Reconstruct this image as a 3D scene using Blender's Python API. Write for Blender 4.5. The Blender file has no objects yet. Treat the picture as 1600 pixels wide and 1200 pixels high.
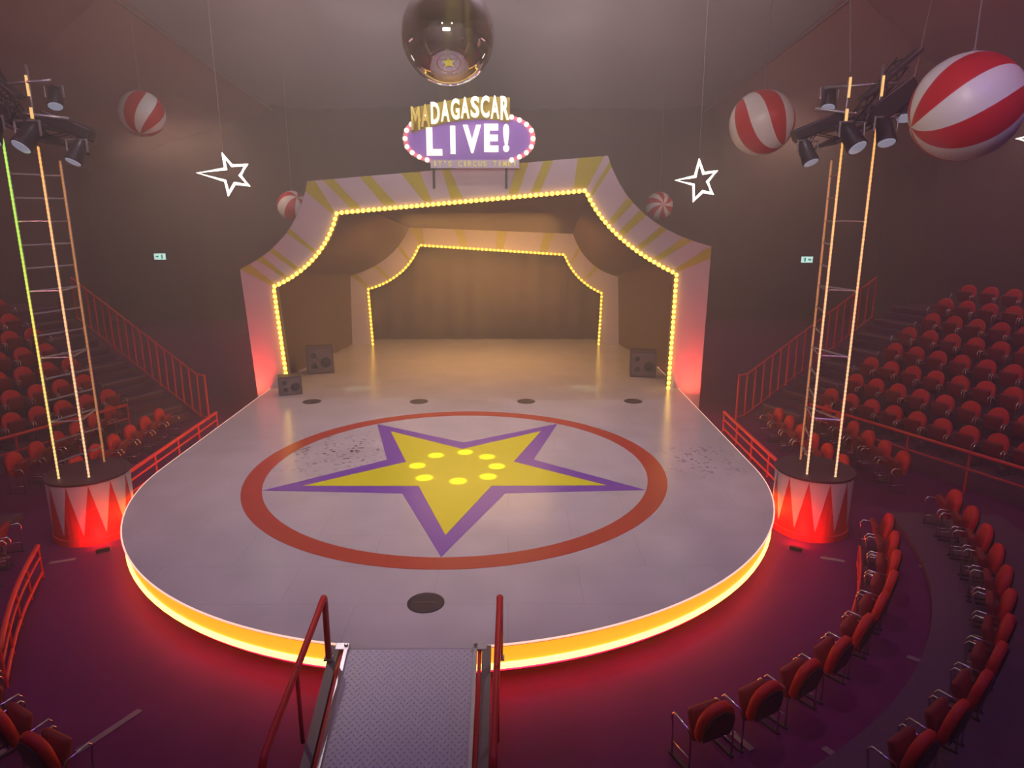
import bpy, bmesh, math, random
from mathutils import Vector, Matrix
random.seed(7)
S = bpy.context.scene
COL = S.collection
PI = math.pi

# ------------------------------------------------------------------ camera, world, exposure, room and added fill lights
cam_d = bpy.data.cameras.new('camera'); cam = bpy.data.objects.new('camera', cam_d); COL.objects.link(cam)
cam.location = (1.2417, -16.0944, 6.0849)
cam.rotation_euler = (PI/2 - 0.2414, 0, -0.00405)
cam_d.sensor_width = 36; cam_d.lens = 1089.36/1600*36
cam_d.clip_end = 200
S.camera = cam
S.view_settings.view_transform = 'Standard'; S.view_settings.look = 'None'
S.view_settings.exposure = 0.0; S.view_settings.gamma = 1.0
S.view_settings.use_curve_mapping = False
W = bpy.data.worlds.new('world'); S.world = W; W.use_nodes = True
W.node_tree.nodes['Background'].inputs[0].default_value = (0.02, 0.015, 0.02, 1)
W.node_tree.nodes['Background'].inputs[1].default_value = 0.0

def area(name, loc, target, size, power, color, sy=None, spread=180):
    d = bpy.data.lights.new(name, 'AREA'); d.energy = power; d.color = color
    d.shape = 'RECTANGLE'; d.size = size; d.size_y = sy or size; d.spread = math.radians(spread)
    o = bpy.data.objects.new(name, d); COL.objects.link(o); o.location = loc
    o.rotation_euler = (Vector(target)-Vector(loc)).to_track_quat('-Z', 'Y').to_euler()
    return o
def spot(name, loc, target, power, color, ang, blend=0.3, rad=0.05):
    d = bpy.data.lights.new(name, 'SPOT'); d.energy = power; d.color = color
    d.spot_size = math.radians(ang); d.spot_blend = blend; d.shadow_soft_size = rad
    o = bpy.data.objects.new(name, d); COL.objects.link(o); o.location = loc
    o.rotation_euler = (Vector(target)-Vector(loc)).to_track_quat('-Z', 'Y').to_euler()
    return o
# lighting rig over the ring (out of the frame, high in the tent)
for (x, y, tx, ty, pw) in ((-4.5, -4, -3, -2, 1), (4.5, -4, 3, -2, 1), (-4.5, 3, -3, 3, .9), (4.5, 3, 3, 3, .9), (-3, 9.5, -2, 9, .7), (3, 9.5, 2, 9, .7)):
    spot('rig_lamp', (x, y, 15.2), (tx, ty, 0), 2500*pw, (1.0, 0.79, 0.81), 62, 1.0, 0.16)
spot('front_lamp', (-3, -14, 14.5), (-2, 8, 4), 2000, (1.0, 0.78, 0.80), 46, 1.0, 0.16)
spot('front_lamp', (4, -14, 14.5), (2, 8, 4), 2000, (1.0, 0.78, 0.80), 46, 1.0, 0.16)
for sx in (-1, 1):
    spot('house_lamp', (sx*11, -9, 13.5), (sx*12, 3, 1), 2000, (1.0, 0.36, 0.36), 80, 1.0, 0.2)
area('violet_fill', (7, -12, 11), (9, -6, -1), 3, 130, (0.50, 0.22, 1.0), 3, 130)  # violet fill added to tint the auditorium floor
area('violet_fill', (-6, -12, 11), (-8, -6, -1), 3, 110, (0.50, 0.22, 1.0), 3, 130)
area('roof_fill', (0, 5, 12.6), (0, 18, 18), 8, 1450, (0.95, 0.82, 0.86), 3)  # soft light added to lift the roof centre
for sx in (-1, 1):
    area('side_roof_fill', (sx*12, 12, 9), (sx*17, 22, 14), 2, 260, (1.0, 0.50, 0.40), 2)  # added to warm the side roof sheets
    area('back_fill', (sx*15, 20, 10), (sx*15, 24, 0), 5, 430, (1.0, 0.58, 0.42), 5)  # warm fill added to lift the haze and back wall
    area('added_leg_light', (sx*7.75, 7.45, -.70), (sx*7.55, 8.1, 2.6), .5, 52, (1.0, 0.06, 0.03), .12, 75)  # red light added to redden the arch legs
    area('side_fill', (sx*18, 6, 9), (sx*16, 6, 0), 5, 130, (1.0, 0.45, 0.42), 5)  # fill added over the raised side seats
area('backstage_fill', (0, 12.2, 5.9), (0, 13, 0), 6, 800, (1.0, 0.50, 0.15), 3)  # amber fill added to warm haze and deck between the arches
area('arch_front_fill', (0, -14.5, 10.5), (0, 8, 5), 5, 480, (1.0, 0.74, 0.66), 2, 100)  # front fill added to lift the arch face
spot('ball_fill', (2, -14, 11.5), (7.7, -5.8, 7.5), 700, (1.0, .88, .78), 22, 1.0, .15)  # added light aimed at the big ball
for (src, dst, pw, an) in (((1, -13, 13), (7.69, 2.74, 8.3), 700, 8), ((-5, -9, 14), (-12.25, 11.2, 9.6), 1100, 6), ((-14, 8, 12), (-10.5, 23, 6.4), 420, 9), ((14, 8, 12), (10.06, 26.2, 6.45), 520, 8)):  # narrow spots added to brighten the other balls
    spot('ball_fill', src, dst, pw, (1.0, .93, .86), an, .6, .1)
# eight pin spots of the rotating head over the star
SP = [(-.65,.91),(-1.03,.16),(-.76,-.65),(.05,-.86),(.74,-.58),(.93,.11),(.67,.80),(.09,1.15)]
for (x, y) in SP:
    spot('pin_spot', (0.1, 2.2, 14.5), (x, y, 0), 27000, (1.0, 0.96, 0.08), 1.9, 0.9, 0.01)
for (a, b, c) in (((-6.2, 6, 15.5), (-4.2, 8, 0), (0.75, 1.0, 0.55)), ((5.6, 6, 15.5), (3.9, 8, 0), (0.75, 1.0, 0.5))):
    spot('beam_spot', a, b, 2600, c, 4, 0.5, 0.1)

# ------------------------------------------------------------------ materials
MATS = {}
def mat(name, col, rough=0.6, metal=0.0, emit=None, es=0.0, bump=0.0, bscale=30, var=0.0, vscale=3, spec=0.5, coat=0.0):
    if name in MATS: return MATS[name]
    m = bpy.data.materials.new(name); m.use_nodes = True; MATS[name] = m
    nt = m.node_tree; b = nt.nodes['Principled BSDF']
    b.inputs['Base Color'].default_value = (*col, 1); b.inputs['Roughness'].default_value = rough
    b.inputs['Metallic'].default_value = metal; b.inputs['Specular IOR Level'].default_value = spec
    b.inputs['Coat Weight'].default_value = coat
    if emit: b.inputs['Emission Color'].default_value = (*emit, 1); b.inputs['Emission Strength'].default_value = es
    if var or bump:
        tc = nt.nodes.new('ShaderNodeTexCoord')
        if var:
            n = nt.nodes.new('ShaderNodeTexNoise'); n.inputs['Scale'].default_value = vscale; n.inputs['Detail'].default_value = 5
            nt.links.new(tc.outputs['Object'], n.inputs['Vector'])
            mx = nt.nodes.new('ShaderNodeMix'); mx.data_type = 'RGBA'; 
            mx.inputs[6].default_value = tuple(c*(1-var) for c in col)+(1,); mx.inputs[7].default_value = tuple(min(1, c*(1+var)) for c in col)+(1,)
            nt.links.new(n.outputs['Fac'], mx.inputs[0]); nt.links.new(mx.outputs[2], b.inputs['Base Color'])
        if bump:
            n = nt.nodes.new('ShaderNodeTexNoise'); n.inputs['Scale'].default_value = bscale
            nt.links.new(tc.outputs['Object'], n.inputs['Vector'])
            bp = nt.nodes.new('ShaderNodeBump'); bp.inputs['Strength'].default_value = bump; bp.inputs['Distance'].default_value = 0.01
            nt.links.new(n.outputs['Fac'], bp.inputs['Height']); nt.links.new(bp.outputs[0], b.inputs['Normal'])
    return m

M_floor = mat('auditorium_floor', (0.12, 0.010, 0.085), 0.6, spec=0.12, bump=0.2, bscale=8, var=0.25, vscale=1.5)
M_wall = mat('black_drape', (0.10, 0.062, 0.055), 0.95, var=0.2, vscale=0.7)
M_tent = mat('tent_lining', (0.36, 0.31, 0.33), 0.9, var=0.12, vscale=0.4)
M_tent_red = mat('tent_lining_red', (0.30, 0.13, 0.12), 0.9, var=0.2, vscale=0.4)
M_black = mat('black_metal', (0.03, 0.028, 0.035), 0.4, 0.3)
M_dark = mat('dark_wood', (0.09, 0.035, 0.04), 0.6)
M_tier = mat('riser_carpet', (0.11, 0.045, 0.085), 0.8, var=0.25, vscale=6)
M_tieredge = mat('riser_nosing', (0.22, 0.15, 0.17), 0.6)
M_red = mat('red_velour', (0.66, 0.018, 0.012), 0.6, bump=0.3, bscale=60, var=0.2, vscale=9)
M_chrome = mat('chrome', (0.75, 0.70, 0.70), 0.22, 1.0)
M_grey = mat('grey_metal', (0.42, 0.38, 0.40), 0.35, 0.7)
M_alu = mat('aluminium', (0.60, 0.56, 0.57), 0.3, 0.9)
M_rail = mat('red_rail_paint', (0.72, 0.035, 0.03), 0.35, 0.0)
M_mirror = mat('mirror_sphere', (0.72, 0.68, 0.70), 0.02, 1.0)
M_bwhite = mat('ball_white', (0.80, 0.74, 0.66), 0.35)
M_bred = mat('ball_red', (0.62, 0.03, 0.03), 0.35)
M_archface = mat('arch_lilac_paint', (0.64, 0.50, 0.54), 0.55, var=0.12, vscale=1.2)
M_archyel = mat('arch_yellow_paint', (0.56, 0.47, 0.03), 0.55, var=0.1, vscale=2)
M_archside = mat('arch_edge_paint', (0.60, 0.45, 0.20), 0.5)
M_bulb = mat('amber_bulb', (1, 0.7, 0.1), 0.4, emit=(1.0, 0.60, 0.06), es=7.0)
M_bulbglow = mat('amber_bulb_glow', (1, .6, .1), 0.5, emit=(1.0, 0.46, 0.02), es=.75)  # emission stands in for bulb light on the arch edge
M_bulb2 = mat('amber_bulb_upstage', (1, 0.7, 0.1), 0.4, emit=(1.0, 0.56, 0.05), es=5.5)
M_fest = mat('festoon_bulb', (1, .8, .6), 0.4, emit=(1.0, 0.62, 0.38), es=4.5)
M_neon = mat('neon_star_tube', (1, 1, 1), 0.4, emit=(1.0, 0.85, 0.66), es=6.0)
M_letter = mat('lit_white_letter', (1, 1, .9), 0.4, emit=(1.0, 0.92, 0.60), es=1.45)
M_letface = mat('lit_title_letter', (1, .95, .8), 0.4, emit=(1.0, 0.90, 0.58), es=1.05)
M_letdim = mat('unlit_title_letter', (0.75, 0.58, 0.10), 0.45, emit=(1.0, 0.72, 0.2), es=0.12)
M_caption = mat('caption_letter', (0.8, 0.68, 0.12), 0.5, emit=(1, .85, .3), es=.35)
M_signface = mat('sign_purple_face', (0.22, 0.09, 0.34), 0.5, emit=(0.42, 0.22, 0.75), es=0.32)
M_signrim = mat('sign_pink_rim', (0.55, 0.15, 0.28), 0.5, emit=(0.9, 0.25, 0.3), es=0.25)
M_band = mat('stage_light_diffuser', (0.9, 0.4, 0.08), 0.5, emit=(1.0, 0.30, 0.012), es=1.8)
M_bandled = mat('stage_led_amber', (1, .8, .3), 0.4, emit=(1.0, 0.50, 0.10), es=6.0)
M_edgeled = mat('stage_edge_line', (1, .8, .7), 0.4, emit=(1.0, 0.50, 0.36), es=1.3)
M_redled = mat('stage_led_red', (1, .05, .02), 0.4, emit=(1.0, 0.002, 0.02), es=16.0)
M_lens = mat('lamp_lens', (0.5, 0.5, 0.6), 0.1, emit=(0.75, 0.8, 1.0), es=0.25)
M_lensred = mat('added_red_lens', (.6, .05, .05), .3, emit=(1.0, .01, .01), es=2)  # lens of the red lamps added at the drums
M_exit = mat('exit_panel', (0.9, 1, 0.95), 0.4, emit=(0.70, 1.0, 0.86), es=1.6)
M_exitg = mat('exit_green', (0.0, 0.4, 0.2), 0.4, emit=(0.0, 0.55, 0.25), es=0.6)
M_ring = mat('ring_red_paint', (0.52, 0.055, 0.035), 0.28, var=0.1, vscale=3)
M_starY = mat('star_yellow_paint', (0.80, 0.72, 0.015), 0.28, var=0.05, vscale=3)
M_starP = mat('star_purple_paint', (0.22, 0.07, 0.46), 0.28, var=0.1, vscale=3)
M_disc = mat('floor_plate_dark', (0.07, 0.045, 0.055), 0.4, 0.2)
M_drumred = mat('drum_red', (0.62, 0.02, 0.02), 0.5)
M_drumwhite = mat('drum_white', (0.66, 0.52, 0.50), 0.5)
M_spk = mat('speaker_cabinet', (0.09, 0.06, 0.06), 0.6)
M_grille = mat('speaker_grille', (0.22, 0.15, 0.14), 0.5, 0.3)
M_rope = mat('steel_wire', (0.35, 0.28, 0.26), 0.5, 0.4)
M_paper = mat('paper_white', (0.8, 0.7, 0.7), 0.7)

def led_strip_mat(name, stops, es):
    m = bpy.data.materials.new(name); m.use_nodes = True; nt = m.node_tree; b = nt.nodes['Principled BSDF']
    tc = nt.nodes.new('ShaderNodeTexCoord'); sp = nt.nodes.new('ShaderNodeSeparateXYZ')
    r = nt.nodes.new('ShaderNodeValToRGB'); mp = nt.nodes.new('ShaderNodeMapRange')
    mp.inputs[1].default_value = 0.5; mp.inputs[2].default_value = 8.9
    nt.links.new(tc.outputs['Object'], sp.inputs[0]); nt.links.new(sp.outputs[2], mp.inputs[0]); nt.links.new(mp.outputs[0], r.inputs[0])
    el = r.color_ramp.elements
    el[0].position = stops[0][0]; el[0].color = (*stops[0][1], 1); el[1].position = stops[-1][0]; el[1].color = (*stops[-1][1], 1)
    for p, c in stops[1:-1]: e = el.new(p); e.color = (*c, 1)
    nt.links.new(r.outputs[0], b.inputs['Emission Color']); nt.links.new(r.outputs[0], b.inputs['Base Color']); b.inputs['Emission Strength'].default_value = es
    return m
M_ledgreen = led_strip_mat('led_lime_to_amber', [(0, (1.0, .66, .25)), (0.35, (.9, .72, .12)), (0.6, (.45, .8, .08)), (1, (.45, .85, .15))], 1.25)
M_ledwarm = led_strip_mat('led_warm_amber', [(0, (1.0, .60, .32)), (0.5, (1.0, .50, .22)), (1, (1.0, .42, .05))], 1.25)
M_leddim = led_strip_mat('led_dim_amber', [(0, (.9, .35, .12)), (1, (.9, .4, .15))], 0.42)

def deck_mat():
    m = bpy.data.materials.new('stage_deck_paint'); m.use_nodes = True; nt = m.node_tree; b = nt.nodes['Principled BSDF']
    tc = nt.nodes.new('ShaderNodeTexCoord')
    n = nt.nodes.new('ShaderNodeTexNoise'); n.inputs['Scale'].default_value = 0.9; n.inputs['Detail'].default_value = 8
    nt.links.new(tc.outputs['Object'], n.inputs['Vector'])
    r = nt.nodes.new('ShaderNodeValToRGB'); r.color_ramp.elements[0].position = .3; r.color_ramp.elements[1].position = .75
    r.color_ramp.elements[0].color = (0.52, 0.45, 0.48, 1); r.color_ramp.elements[1].color = (0.64, 0.55, 0.59, 1)
    nt.links.new(n.outputs['Fac'], r.inputs[0])
    # dense small dark marks in two patches: scuffs left, specks right (around x -3.5 y 1, and x 6 y 0)
    v = nt.nodes.new('ShaderNodeTexVoronoi'); v.inputs['Scale'].default_value = 7.0
    nt.links.new(tc.outputs['Object'], v.inputs['Vector'])
    lt = nt.nodes.new('ShaderNodeMath'); lt.operation = 'LESS_THAN'; lt.inputs[1].default_value = 0.34
    nt.links.new(v.outputs['Distance'], lt.inputs[0])
    masks = []
    for c, rad in (((-3.3, 1.2, 0), 1.9), ((6.1, .6, 0), 1.3)):
        d = nt.nodes.new('ShaderNodeVectorMath'); d.operation = 'DISTANCE'; d.inputs[1].default_value = c
        nt.links.new(tc.outputs['Object'], d.inputs[0])
        mr = nt.nodes.new('ShaderNodeMapRange'); mr.inputs[1].default_value = rad*1.15; mr.inputs[2].default_value = rad*.3
        nt.links.new(d.outputs['Value'], mr.inputs[0]); masks.append(mr)
    mx_ = nt.nodes.new('ShaderNodeMath'); mx_.operation = 'MAXIMUM'
    nt.links.new(masks[0].outputs[0], mx_.inputs[0]); nt.links.new(masks[1].outputs[0], mx_.inputs[1])
    wn = nt.nodes.new('ShaderNodeTexNoise'); wn.inputs['Scale'].default_value = 3
    nt.links.new(tc.outputs['Object'], wn.inputs['Vector'])
    m1 = nt.nodes.new('ShaderNodeMath'); m1.operation = 'MULTIPLY'; nt.links.new(mx_.outputs[0], m1.inputs[0]); nt.links.new(lt.outputs[0], m1.inputs[1])
    m2 = nt.nodes.new('ShaderNodeMath'); m2.operation = 'MULTIPLY'; m2.use_clamp = True; nt.links.new(m1.outputs[0], m2.inputs[0]); w2 = nt.nodes.new('ShaderNodeMapRange'); w2.inputs[1].default_value = .42; w2.inputs[2].default_value = .6; nt.links.new(wn.outputs['Fac'], w2.inputs[0]); nt.links.new(w2.outputs[0], m2.inputs[1])
    mix = nt.nodes.new('ShaderNodeMix'); mix.data_type = 'RGBA'; mix.inputs[7].default_value = (0.09, 0.06, 0.07, 1)
    nt.links.new(m2.outputs[0], mix.inputs[0]); nt.links.new(r.outputs[0], mix.inputs[6])
    # fine dark joints between the 1.22 x 2.44 decking boards
    bk = nt.nodes.new('ShaderNodeTexBrick'); bk.offset = 0.5
    bk.inputs['Color1'].default_value = (1, 1, 1, 1); bk.inputs['Color2'].default_value = (.97, .97, .97, 1); bk.inputs['Mortar'].default_value = (.82, .82, .82, 1)
    bk.inputs['Scale'].default_value = 1.0; bk.inputs['Mortar Size'].default_value = .008; bk.inputs['Brick Width'].default_value = 2.44; bk.inputs['Row Height'].default_value = 1.22
    nt.links.new(tc.outputs['Object'], bk.inputs['Vector'])
    mul = nt.nodes.new('ShaderNodeMix'); mul.data_type = 'RGBA'; mul.blend_type = 'MULTIPLY'; mul.inputs[0].default_value = 1
    nt.links.new(mix.outputs[2], mul.inputs[6]); nt.links.new(bk.outputs['Color'], mul.inputs[7])
    nt.links.new(mul.outputs[2], b.inputs['Base Color'])
    b.inputs['Roughness'].default_value = 0.23; b.inputs['Specular IOR Level'].default_value = 0.45
    return m
M_deck = deck_mat()

def tread_mat():
    m = bpy.data.materials.new('tread_plate'); m.use_nodes = True; nt = m.node_tree; b = nt.nodes['Principled BSDF']
    b.inputs['Base Color'].default_value = (0.58, 0.53, 0.60, 1); b.inputs['Metallic'].default_value = 0.1; b.inputs['Roughness'].default_value = 0.42
    return m
M_tread = tread_mat()

# ------------------------------------------------------------------ helpers
def obj(name, bm, m, parent=None, smooth=False, loc=None):
    me = bpy.data.meshes.new(name)
    bmesh.ops.recalc_face_normals(bm, faces=bm.faces)
    bm.to_mesh(me); bm.free()
    for mm in (m if isinstance(m, (list, tuple)) else [m]): me.materials.append(mm)
    if smooth:
        for p in me.polygons: p.use_smooth = True
    o = bpy.data.objects.new(name, me); COL.objects.link(o)
    if parent: o.parent = parent
    if loc is not None: o.location = loc
    return o
def inst(src, name, parent, loc=None, mat4=None):
    o = bpy.data.objects.new(name, src if isinstance(src, bpy.types.Mesh) else src.data); COL.objects.link(o); o.parent = parent
    if loc is not None: o.location = loc
    if mat4 is not None: o.matrix_local = mat4
    return o
def tag(o, label, cat, group=None, kind=None):
    if label: o['label'] = label
    if cat: o['category'] = cat
    if group: o['group'] = group
    if kind: o['kind'] = kind
    return o
def empty(name, loc=(0, 0, 0), rz=0):
    o = bpy.data.objects.new(name, None); COL.objects.link(o); o.location = loc; o.rotation_euler = (0, 0, rz); o.empty_display_size = .2
    return o
def struct(name, bm, m, smooth=False):
    o = obj(name, bm, m, None, smooth); o['kind'] = 'structure'; return o
def box(bm, c, s, M=None, bevel=0):
    r = bmesh.ops.create_cube(bm, size=1.0)
    mt = Matrix.Translation(c) @ (M.to_4x4() if M is not None else Matrix()) @ Matrix.Diagonal((*s, 1))
    bmesh.ops.transform(bm, matrix=mt, verts=r['verts'])
    if bevel:
        es = list({e for v in r['verts'] for e in v.link_edges})
        bmesh.ops.bevel(bm, geom=es, offset=bevel, segments=2, affect='EDGES', profile=.6)
    return r
def bb(c, s, M=None, bevel=0):
    bm = bmesh.new(); box(bm, c, s, M, bevel); return bm
def tube(bm, pts, r, seg=8, closed=False, cap=True):
    pts = [Vector(p) for p in pts]; n = len(pts); rings = []
    for i, p in enumerate(pts):
        a = pts[i-1] if (i > 0 or closed) else p; b = pts[(i+1) % n] if (i < n-1 or closed) else p
        d1 = (p-a).normalized() if (p-a).length > 1e-9 else (b-p).normalized()
        d2 = (b-p).normalized() if (b-p).length > 1e-9 else d1
        t = (d1+d2).normalized() if (d1+d2).length > 1e-6 else d1
        up = Vector((0, 0, 1)) if abs(t.z) < .95 else Vector((0, 1, 0))
        s = t.cross(up).normalized(); u = s.cross(t)
        k = min(1.8, 1/max(.35, math.sqrt(max(0, (1+d1.dot(d2))/2))))
        rr = r[i] if isinstance(r, (list, tuple)) else r
        rings.append([bm.verts.new(p+(s*math.cos(2*PI*j/seg)+u*math.sin(2*PI*j/seg))*rr*(k if 0 < i < n-1 else 1)) for j in range(seg)])
    for i in range(n if closed else n-1):
        A = rings[i]; B = rings[(i+1) % n]
        for j in range(seg): bm.faces.new((A[j], A[(j+1) % seg], B[(j+1) % seg], B[j]))
    if cap and not closed: bm.faces.new(rings[0]); bm.faces.new(rings[-1])
def tb(pts, r, seg=8, closed=False):
    bm = bmesh.new(); tube(bm, pts, r, seg, closed); return bm
def lathe(bm, prof, seg=32, c=(0, 0, 0)):
    rings = []
    for (r, z) in prof: rings.append([bm.verts.new((c[0]+r*math.cos(2*PI*j/seg), c[1]+r*math.sin(2*PI*j/seg), c[2]+z)) for j in range(seg)])
    for A, B in zip(rings, rings[1:]):
        for j in range(seg): bm.faces.new((A[j], A[(j+1) % seg], B[(j+1) % seg], B[j]))
    bm.faces.new(rings[0][::-1]); bm.faces.new(rings[-1])
def lt(prof, seg=32, c=(0, 0, 0)):
    bm = bmesh.new(); lathe(bm, prof, seg, c); return bm
def prism(bm, poly, d0, d1):
    """poly: list of 3-D points; extrude from +d0 to +d1 (vectors)."""
    A = [bm.verts.new(Vector(p)+Vector(d0)) for p in poly]; B = [bm.verts.new(Vector(p)+Vector(d1)) for p in poly]
    bm.faces.new(A); bm.faces.new(B[::-1])
    n = len(poly)
    for i in range(n): bm.faces.new((A[i], A[(i+1) % n], B[(i+1) % n], B[i]))
def strip(bm, P, Q, d):
    """solid band between polylines P and Q, thickness vector d."""
    d = Vector(d)
    a = [bm.verts.new(Vector(p)) for p in P]; b = [bm.verts.new(Vector(p)) for p in Q]
    c = [bm.verts.new(Vector(p)+d) for p in P]; e = [bm.verts.new(Vector(p)+d) for p in Q]
    for i in range(len(P)-1):
        bm.faces.new((a[i], a[i+1], b[i+1], b[i])); bm.faces.new((c[i], e[i], e[i+1], c[i+1]))
        bm.faces.new((a[i], c[i], c[i+1], a[i+1])); bm.faces.new((b[i], b[i+1], e[i+1], e[i]))
    bm.faces.new((a[0], b[0], e[0], c[0])); bm.faces.new((a[-1], c[-1], e[-1], b[-1]))
def disc_mesh(r, h, seg=32): return lt([(r, 0), (r, h)], seg)

FL = -0.8    # auditorium floor, the stage deck top is z = 0

# ------------------------------------------------------------------ room shell
bm = bmesh.new(); box(bm, (0, 4, FL-.1), (60, 52, .2)); struct('floor', bm, M_floor)
def drape_wall(name, x0, y0, x1, y1, z0, z1, m):
    bm = bmesh.new(); L = math.hypot(x1-x0, y1-y0); n = max(6, int(L/.5)); t = Vector((x1-x0, y1-y0, 0)).normalized(); nn = Vector((-t.y, t.x, 0))
    P = []; Q = []
    for i in range(n+1):
        p = Vector((x0, y0, z0))+t*(L*i/n)+nn*(.10*math.sin(i*1.9)+.06*math.sin(i*.7)); P.append(p); Q.append(p+Vector((0, 0, z1-z0)))
    strip(bm, P, Q, nn*.05)
    return struct(name, bm, m, True)
drape_wall('wall_back', -26, 29.5, 26, 29.5, FL, 13.2, M_wall)
drape_wall('wall_left', -25, 29.5, -25, -18, FL, 13.2, M_wall)
drape_wall('wall_right', 25, -18, 25, 29.5, FL, 13.2, M_wall)
drape_wall('wall_front', -25, -20, 25, -20, FL, 13.2, M_wall)
# tent roof: a pale middle sheet rising from the back wall, dark red side sheets
ce = bpy.data.objects.new('ceiling', None); COL.objects.link(ce); ce['kind'] = 'structure'
def sheet(a, b, c, d, m, nx=14, ny=14, sag=.35):
    bm = bmesh.new(); a, b, c, d = map(Vector, (a, b, c, d)); g = []
    for j in range(ny+1):
        row = []
        for i in range(nx+1):
            u, v = i/nx, j/ny; p = (a*(1-u)+b*u)*(1-v)+(d*(1-u)+c*u)*v
            p.z -= sag*abs(math.sin(u*PI*(nx/3.5)))*.6+sag*math.sin(v*PI)*.8; row.append(bm.verts.new(p))
        g.append(row)
    for j in range(ny):
        for i in range(nx): bm.faces.new((g[j][i], g[j][i+1], g[j+1][i+1], g[j+1][i]))
    return bm
C0, C1 = (-13.2, 29.6, 12.4), (13.2, 29.6, 12.4)
D0, D1 = (-17.5, 20.0, 16.4), (17.5, 20.0, 16.4)
obj('panel', sheet(C0, C1, D1, D0, M_tent), M_tent, ce, True)
obj('panel', sheet(D0, D1, (17.5, -20, 20), (-17.5, -20, 20), M_tent), M_tent, ce, True)
for s in (-1, 1):
    obj('panel', sheet((s*26, 29.6, 8.5), (s*13.2, 29.6, 12.4), (s*17.5, 20, 16.4), (s*26, 20, 9.5), M_tent_red), M_tent_red, ce, True)
    obj('panel', sheet((s*26, 20, 9.5), (s*17.5, 20, 16.4), (s*17.5, -20, 20), (s*26, -20, 12), M_tent_red), M_tent_red, ce, True)
    bm = bmesh.new(); P = [Vector((s*17.5, -10, 18.6)).lerp(Vector((s*17.5, 20, 16.0)), k/8) for k in range(8)]+[Vector((s*17.5, 20, 16.0)).lerp(Vector((s*13.2, 29.2, 12.1)), k/8) for k in range(9)]
    tube(bm, P, .06, 6); o = obj('seam_cable', bm, M_rope, ce)

# haze from the fog machines fills the tent
hz = bb((0, 4.7, 5.8), (49.0, 48.6, 13.1))
hm = bpy.data.materials.new('stage_haze'); hm.use_nodes = True; nt = hm.node_tree
nt.nodes.remove(nt.nodes['Principled BSDF'])
vs = nt.nodes.new('ShaderNodeVolumeScatter'); vs.inputs['Color'].default_value = (0.94, 0.80, 0.70, 1); vs.inputs['Density'].default_value = 0.023; vs.inputs['Anisotropy'].default_value = 0.25
nt.links.new(vs.outputs[0], nt.nodes['Material Output'].inputs['Volume'])
ho = obj('haze', hz, hm); tag(ho, 'thin brown stage haze filling the whole tent', 'haze', kind='stuff')

# ------------------------------------------------------------------ stage
RS = 7.25
def stadium(r, yb, n=64):
    P = [(-r, yb)]
    k = 12
    for i in range(1, k): P.append((-r, yb*(1-i/k)))
    for i in range(n+1):
        a = PI+PI*i/n; P.append((r*math.cos(a), r*math.sin(a)))
    for i in range(1, k): P.append((r, yb*i/k))
    P.append((r, yb)); return P
YB = 18.2
st = empty('stage', (0, 0, FL)); tag(st, 'large pale grey thrust stage with rounded front and glowing amber edge', 'stage')
UP = Vector((0, 0, -FL))
def at0(o): o.location = (0, 0, -FL); return o
bm = bmesh.new(); prism(bm, [(x, y, 0) for x, y in stadium(RS, YB)], (0, 0, -.05), (0, 0, 0)); at0(obj('deck', bm, M_deck, st))
def wallband(r0, r1, z0, z1):
    bm = bmesh.new(); A = stadium(r0, YB-.1); B = stadium(r1, YB-.1)
    P = [(x, y, z0) for x, y in A]; Q = [(x, y, z1) for x, y in A]
    bmx = bm
    a = [bmx.verts.new(p) for p in P]; b = [bmx.verts.new(p) for p in Q]
    c = [bmx.verts.new((x, y, z0)) for x, y in B]; d = [bmx.verts.new((x, y, z1)) for x, y in B]
    for i in range(len(P)-1):
        bmx.faces.new((a[i], a[i+1], b[i+1], b[i])); bmx.faces.new((c[i], d[i], d[i+1], c[i+1]))
        bmx.faces.new((a[i], c[i], c[i+1], a[i+1])); bmx.faces.new((b[i], b[i+1], d[i+1], d[i]))
    return bm
at0(obj('light_panel', wallband(7.19, 7.13, -.40, -.055), M_band, st))['label'] = 'glowing amber band under the stage edge'
bm = bmesh.new(); tube(bm, [(x, y, -.40) for x, y in stadium(7.19, YB-.1)], .050, 8); at0(obj('light_tube', bm, M_bandled, st, True))
EL = stadium(7.262, YB-.1, 128)
for part in ([p for p in EL if p[0] < -1.13 or (p[1] > 0 and p[0] < 0)], [p for p in EL if p[0] > .80]):
    bm = bmesh.new(); tube(bm, [(x, y, -.012) for x, y in part], .016, 6); at0(obj('edge_line', bm, M_edgeled, st, True))
at0(obj('plinth', wallband(6.90, 6.84, FL, -.40), M_dark, st))
bm = bmesh.new(); strip(bm, [(x, y, -.462) for x, y in stadium(7.17, YB-.1)], [(x, y, -.462) for x, y in stadium(7.12, YB-.1)], (0, 0, -.04)); at0(obj('red_light_strip', bm, M_redled, st))
bm = bmesh.new(); strip(bm, [(x, y, -.44) for x, y in stadium(7.20, YB-.1)], [(x, y, -.44) for x, y in stadium(6.86, YB-.1)], (0, 0, .02)); at0(obj('soffit', bm, M_dark, st))
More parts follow.
